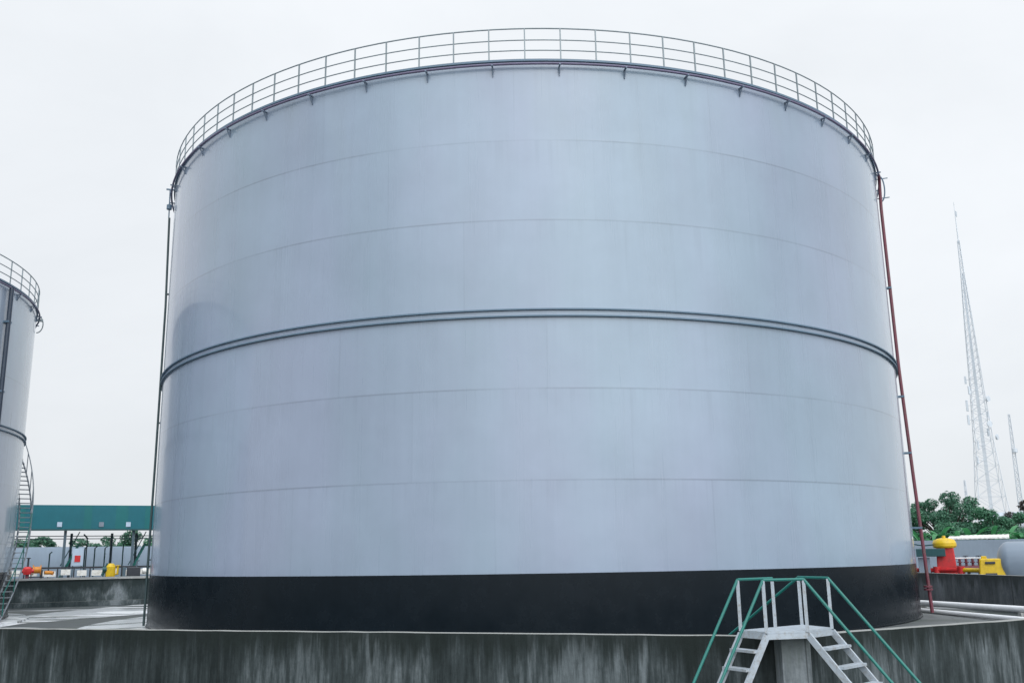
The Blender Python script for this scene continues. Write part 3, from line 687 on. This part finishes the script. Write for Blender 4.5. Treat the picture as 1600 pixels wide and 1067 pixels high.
def banana(x, y, h, seed, mat_, label):
    rs = random.Random(seed); t = empty('banana_plant', (x, y, 0), label, 'plant', 'banana plants behind the grey block wall')
    MB().tube([(0, 0, 0), (.04, 0, h * .35), (0, .03, h * .6)], [.14, .11, .06], 9).build('stem', M['leafd'], t)
    for k in range(13):
        a = k * 2.4 + rs.uniform(-.3, .3); ln = h * rs.uniform(.26, .48); w = ln * .10; up = rs.uniform(.5, 1.35); n = 9; vs = []; fs = []
        z = h * rs.uniform(.5, .62)
        for i in range(n):
            s = i / (n - 1); r = ln * (s * .85); zz = z + ln * (up * s - .75 * s * s); ww = w * math.sin(PI * min(1, .12 + s * .86)) * (1 if i < n - 1 else .1)
            d = Vector((math.cos(a), math.sin(a), 0)); sd = Vector((-d.y, d.x, 0)); c = d * r + Vector((0, 0, zz))
            vs += [c - sd * ww + Vector((0, 0, .25 * ww)), c, c + sd * ww + Vector((0, 0, .25 * ww))]
        for i in range(n - 1):
            b = i * 3; fs += [(b, b + 1, b + 4, b + 3), (b + 1, b + 2, b + 5, b + 4)]
        m = MB(); m.add(vs, fs, True); m.build('leaf', mat_, t)
bl = [('banana plant beside the red riser pipe, behind the grey wall', 30.0, 72.2, 4.1), ('banana plant with upright pale leaf just above the yellow cap', 31.5, 72.0, 4.4), ('banana plant left of the pale shed roof', 32.5, 71.6, 3.9),
      ('banana plant behind the left half of the pale shed roof', 34.1, 72.6, 4.2), ('banana plant behind the middle of the pale shed roof', 35.3, 72.0, 4.1), ('banana plant behind the right end of the pale shed roof', 36.4, 71.8, 4.2), ('banana plant between pale shed roof and the lime bush', 37.2, 71.4, 4.0)]
for k, (lab, x, y, hh) in enumerate(bl): banana(x, y, hh + .95, 40 + k, M['leafd'], lab)
make_tree(39.0, 72.0, 4.4, 1.5, .6, M['leafl'], 'bright lime green bush at the right frame edge', 51, None, 2200, .9, .16, 10, cat='bush')
make_tree(33.5, 74.6, 4.5, 2.6, .5, M['leafb'], 'low green hedge bush behind the banana plants, nearest the tallest tree', 52, None, 7000, .55, .12, 16, cat='bush')
make_tree(38.2, 74.6, 4.5, 2.6, .5, M['leafb'], 'low green hedge bush behind the banana plants, nearest the lime bush', 53, None, 7000, .55, .12, 16, cat='bush')

# ------------------------------------------------------------------ lattice mast and small masts
def lattice(x, y, prof, label, rot, name='lattice_mast', leg_r=.065, br=.026):
    """prof: list of (z, half diagonal)"""
    t = empty(name, (x, y, 0), label, 'mast', rz=rot)
    zt = prof[-1][0]
    hw = lambda z: float(np.interp(z, [p[0] for p in prof], [p[1] for p in prof]))
    zs = [0.0]
    while zs[-1] < zt - .6: zs.append(min(zt, zs[-1] + max(1.2, hw(zs[-1]) * .95)))
    for k in range(4):
        a = k * PI / 2; MB().tube([(hw(z) * math.cos(a), hw(z) * math.sin(a), z) for z in zs], [max(.05, leg_r * (1 - .4 * z / zt)) for z in zs], 6).build('leg', M['galv'], t)
    b = MB()
    for z0_, z1_ in zip(zs[:-1], zs[1:]):
        for k in range(4):
            a, c = k * PI / 2, (k + 1) * PI / 2; q = lambda an, z: (hw(z) * math.cos(an), hw(z) * math.sin(an), z)
            b.tube([q(a, z0_), q(c, z1_)], br, 4); b.tube([q(c, z0_), q(a, z1_)], br, 4); b.tube([q(a, z1_), q(c, z1_)], br * .9, 4)
    b.build('bracing', M['galv'], t)
    return t, hw
lm, hw = lattice(79.75, 161.4, [(0, 4.4), (10.5, 2.95), (20, 1.95), (30, 1.35), (41.5, .85), (50, .36), (56, .22)], 'tall tapering steel lattice mast standing beyond the right hand trees', .47)
MB().tube([(0, 0, 55.5), (0, 0, 63.3)], [.11, .04], 6).build('spire', M['galv'], lm)
cab = MB()
for dx in (-.35, -.1, .15, .4): cab.tube([(dx, .1, 0), (dx * .9, .1, 26), (dx * .3, .0, 50)], .06, 5)
for i in range(60): cab.bar((-.35, .1, 1 + i * .6), (.4, .1, 1 + i * .6), .05, .05)
cab.build('cable_ladder', M['galv'], lm)
rs = random.Random(5)
for z, a, L_ in ((61.2, .3, .8), (24, 2.6, 1.4), (26.5, 2.4, 1.6), (22, .2, 1.1), (19.5, 3.4, 1.2), (29, 3.0, 1.2), (17, 3.3, 1.0), (25, 0.0, .8), (31, 2.2, 1.1)):
    r_ = hw(z) + .3; m = MB(); c = (r_ * math.cos(a), r_ * math.sin(a))
    m.box((c[0], c[1], z), (.34, .22, L_ * 1.2), a); m.bar((c[0], c[1], z), (0, 0, z), .07); m.build('antenna', M['galv'], lm, .03)
for z, a in ((23, 4.4), (20.8, 5.0), (27.3, 4.7)):
    m = MB(); r_ = hw(z) + .3; m.lathe_flat([(0, -.15), (.45, -.05), (.5, .2), (0, .22)], 14); q = m.build('dish', M['galv'], lm); q.location = (r_ * math.cos(a), r_ * math.sin(a), z); q.rotation_euler = (PI / 2, 0, a + PI / 2)
sm, hw2 = lattice(92.9, 177.1, [(0, .62), (12, .5), (24, .28), (27, .2)], 'slender low mast right of the tall lattice mast', .4, leg_r=.06, br=.03)
MB().lathe_flat([(0, -.4), (.5, -.35), (.5, .35), (0, .4)], 12, c=(-.1, -.3, 20.2)).build('antenna', M['galv'], sm)
tm, hw3 = lattice(63.74, 135.8, [(0, .35), (8, .25), (12.2, .1)], 'short thin faint mast left of the tall lattice mast foot', .2, leg_r=.04, br=.02)

# ------------------------------------------------------------------ sky, sun, camera
wd = bpy.data.worlds.new('World'); sc.world = wd; wd.use_nodes = True; nt = wd.node_tree
bg = nt.nodes['Background']; out = nt.nodes['World Output']
SUN_EL, SUN_AZ = math.radians(42), math.radians(163)     # azimuth clockwise from +Y (straight ahead)
sky = nt.nodes.new('ShaderNodeTexSky'); sky.sky_type = 'NISHITA'; sky.sun_disc = False
sky.sun_elevation = SUN_EL; sky.sun_rotation = SUN_AZ; sky.dust_density = 3.0
L(nt, sky.outputs[0], bg.inputs[0]); bg.inputs[1].default_value = .08
tc = nt.nodes.new('ShaderNodeTexCoord'); ge = tc.outputs['Generated']
sp = nt.nodes.new('ShaderNodeSeparateXYZ'); L(nt, ge, sp.inputs[0])
n1 = noise(nt, scaled(nt, ge, (1.6, 1.6, 3.2)), 1.0, 6, .55, .4)
n2 = noise(nt, scaled(nt, ge, (5, 5, 16), (2, 0, 0)), 1.0, 4, .5)
k = mathn(nt, 'MULTIPLY_ADD', n1, .30, .82); k = mathn(nt, 'ADD', k, mathn(nt, 'MULTIPLY_ADD', n2, .06, -.03))
zen = ramp(nt, sp.outputs['Z'], [(.50, 1.0), (1.0, 1.0)])
zg = nt.nodes.new('ShaderNodeMapRange'); zg.interpolation_type = 'SMOOTHSTEP'; L(nt, sp.outputs['Z'], zg.inputs[0])
zg.inputs[1].default_value = .45; zg.inputs[2].default_value = 1.0; zg.inputs[3].default_value = 1.0; zg.inputs[4].default_value = 1.5
hz = nt.nodes.new('ShaderNodeMapRange'); hz.interpolation_type = 'SMOOTHSTEP'; L(nt, mathn(nt, 'MULTIPLY_ADD', sp.outputs['X'], .25, sp.outputs['Z']), hz.inputs[0])
hz.inputs[1].default_value = -.12; hz.inputs[2].default_value = .42; hz.inputs[3].default_value = .88; hz.inputs[4].default_value = 1.0
k = mathn(nt, 'MULTIPLY', mathn(nt, 'MULTIPLY', k, zg.outputs[0]), hz.outputs[0])
# veiled sun: glow added in unseen sky behind camera to brighten the tank top
vd = nt.nodes.new('ShaderNodeVectorMath'); vd.operation = 'DOT_PRODUCT'; L(nt, ge, vd.inputs[0])
vd.inputs[1].default_value = (math.sin(SUN_AZ) * math.cos(SUN_EL), math.cos(SUN_AZ) * math.cos(SUN_EL), math.sin(SUN_EL))
gl = nt.nodes.new('ShaderNodeMapRange'); gl.interpolation_type = 'SMOOTHERSTEP'; L(nt, vd.outputs['Value'], gl.inputs[0])
gl.inputs[1].default_value = .45; gl.inputs[2].default_value = 1.0; gl.inputs[3].default_value = 0.0; gl.inputs[4].default_value = 1.9
k = mathn(nt, 'ADD', k, mathn(nt, 'MULTIPLY', gl.outputs[0], mathn(nt, 'MULTIPLY_ADD', n1, .8, .6)))
cc = nt.nodes.new('ShaderNodeCombineColor'); [L(nt, k, cc.inputs[i]) for i in range(3)]
tint = mixc(nt, n1, (.935, .985, 1.035), (.965, .99, 1.02))
bg2 = nt.nodes.new('ShaderNodeBackground'); bg2.inputs[1].default_value = 1.0
L(nt, mixc(nt, 1.0, tint, cc.outputs[0], 'MULTIPLY'), bg2.inputs[0])
mx = nt.nodes.new('ShaderNodeMixShader'); mx.inputs[0].default_value = .92
L(nt, bg.outputs[0], mx.inputs[1]); L(nt, bg2.outputs[0], mx.inputs[2]); L(nt, mx.outputs[0], out.inputs[0])

sl = bpy.data.lights.new('sun', 'SUN'); sl.energy = .5; sl.angle = math.radians(25); sl.color = (1, .97, .93)
so = bpy.data.objects.new('sun', sl); col.objects.link(so)
dv = Vector((math.sin(SUN_AZ) * math.cos(SUN_EL), math.cos(SUN_AZ) * math.cos(SUN_EL), math.sin(SUN_EL)))
so.rotation_euler = dv.to_track_quat('Z', 'Y').to_euler(); so.location = (0, 0, 60)

cam = bpy.data.cameras.new('camera'); co = bpy.data.objects.new('camera', cam); col.objects.link(co); sc.camera = co
fw = Vector((0, .97531651, .22081145)); rt = Vector((.99987598, .00347751, -.01536006)); up = Vector((.01574879, -.22078406, .97519556))
mw = Matrix(((rt.x, up.x, -fw.x, 0), (rt.y, up.y, -fw.y, 0), (rt.z, up.z, -fw.z, 2.4), (0, 0, 0, 1)))
co.matrix_world = mw
cam.sensor_width = 36; cam.lens = 1485.09 / 1600 * 36; cam.clip_start = .1; cam.clip_end = 3000
sc.view_settings.view_transform = 'Standard'; sc.view_settings.look = 'None'; sc.view_settings.exposure = 0; sc.view_settings.gamma = 1
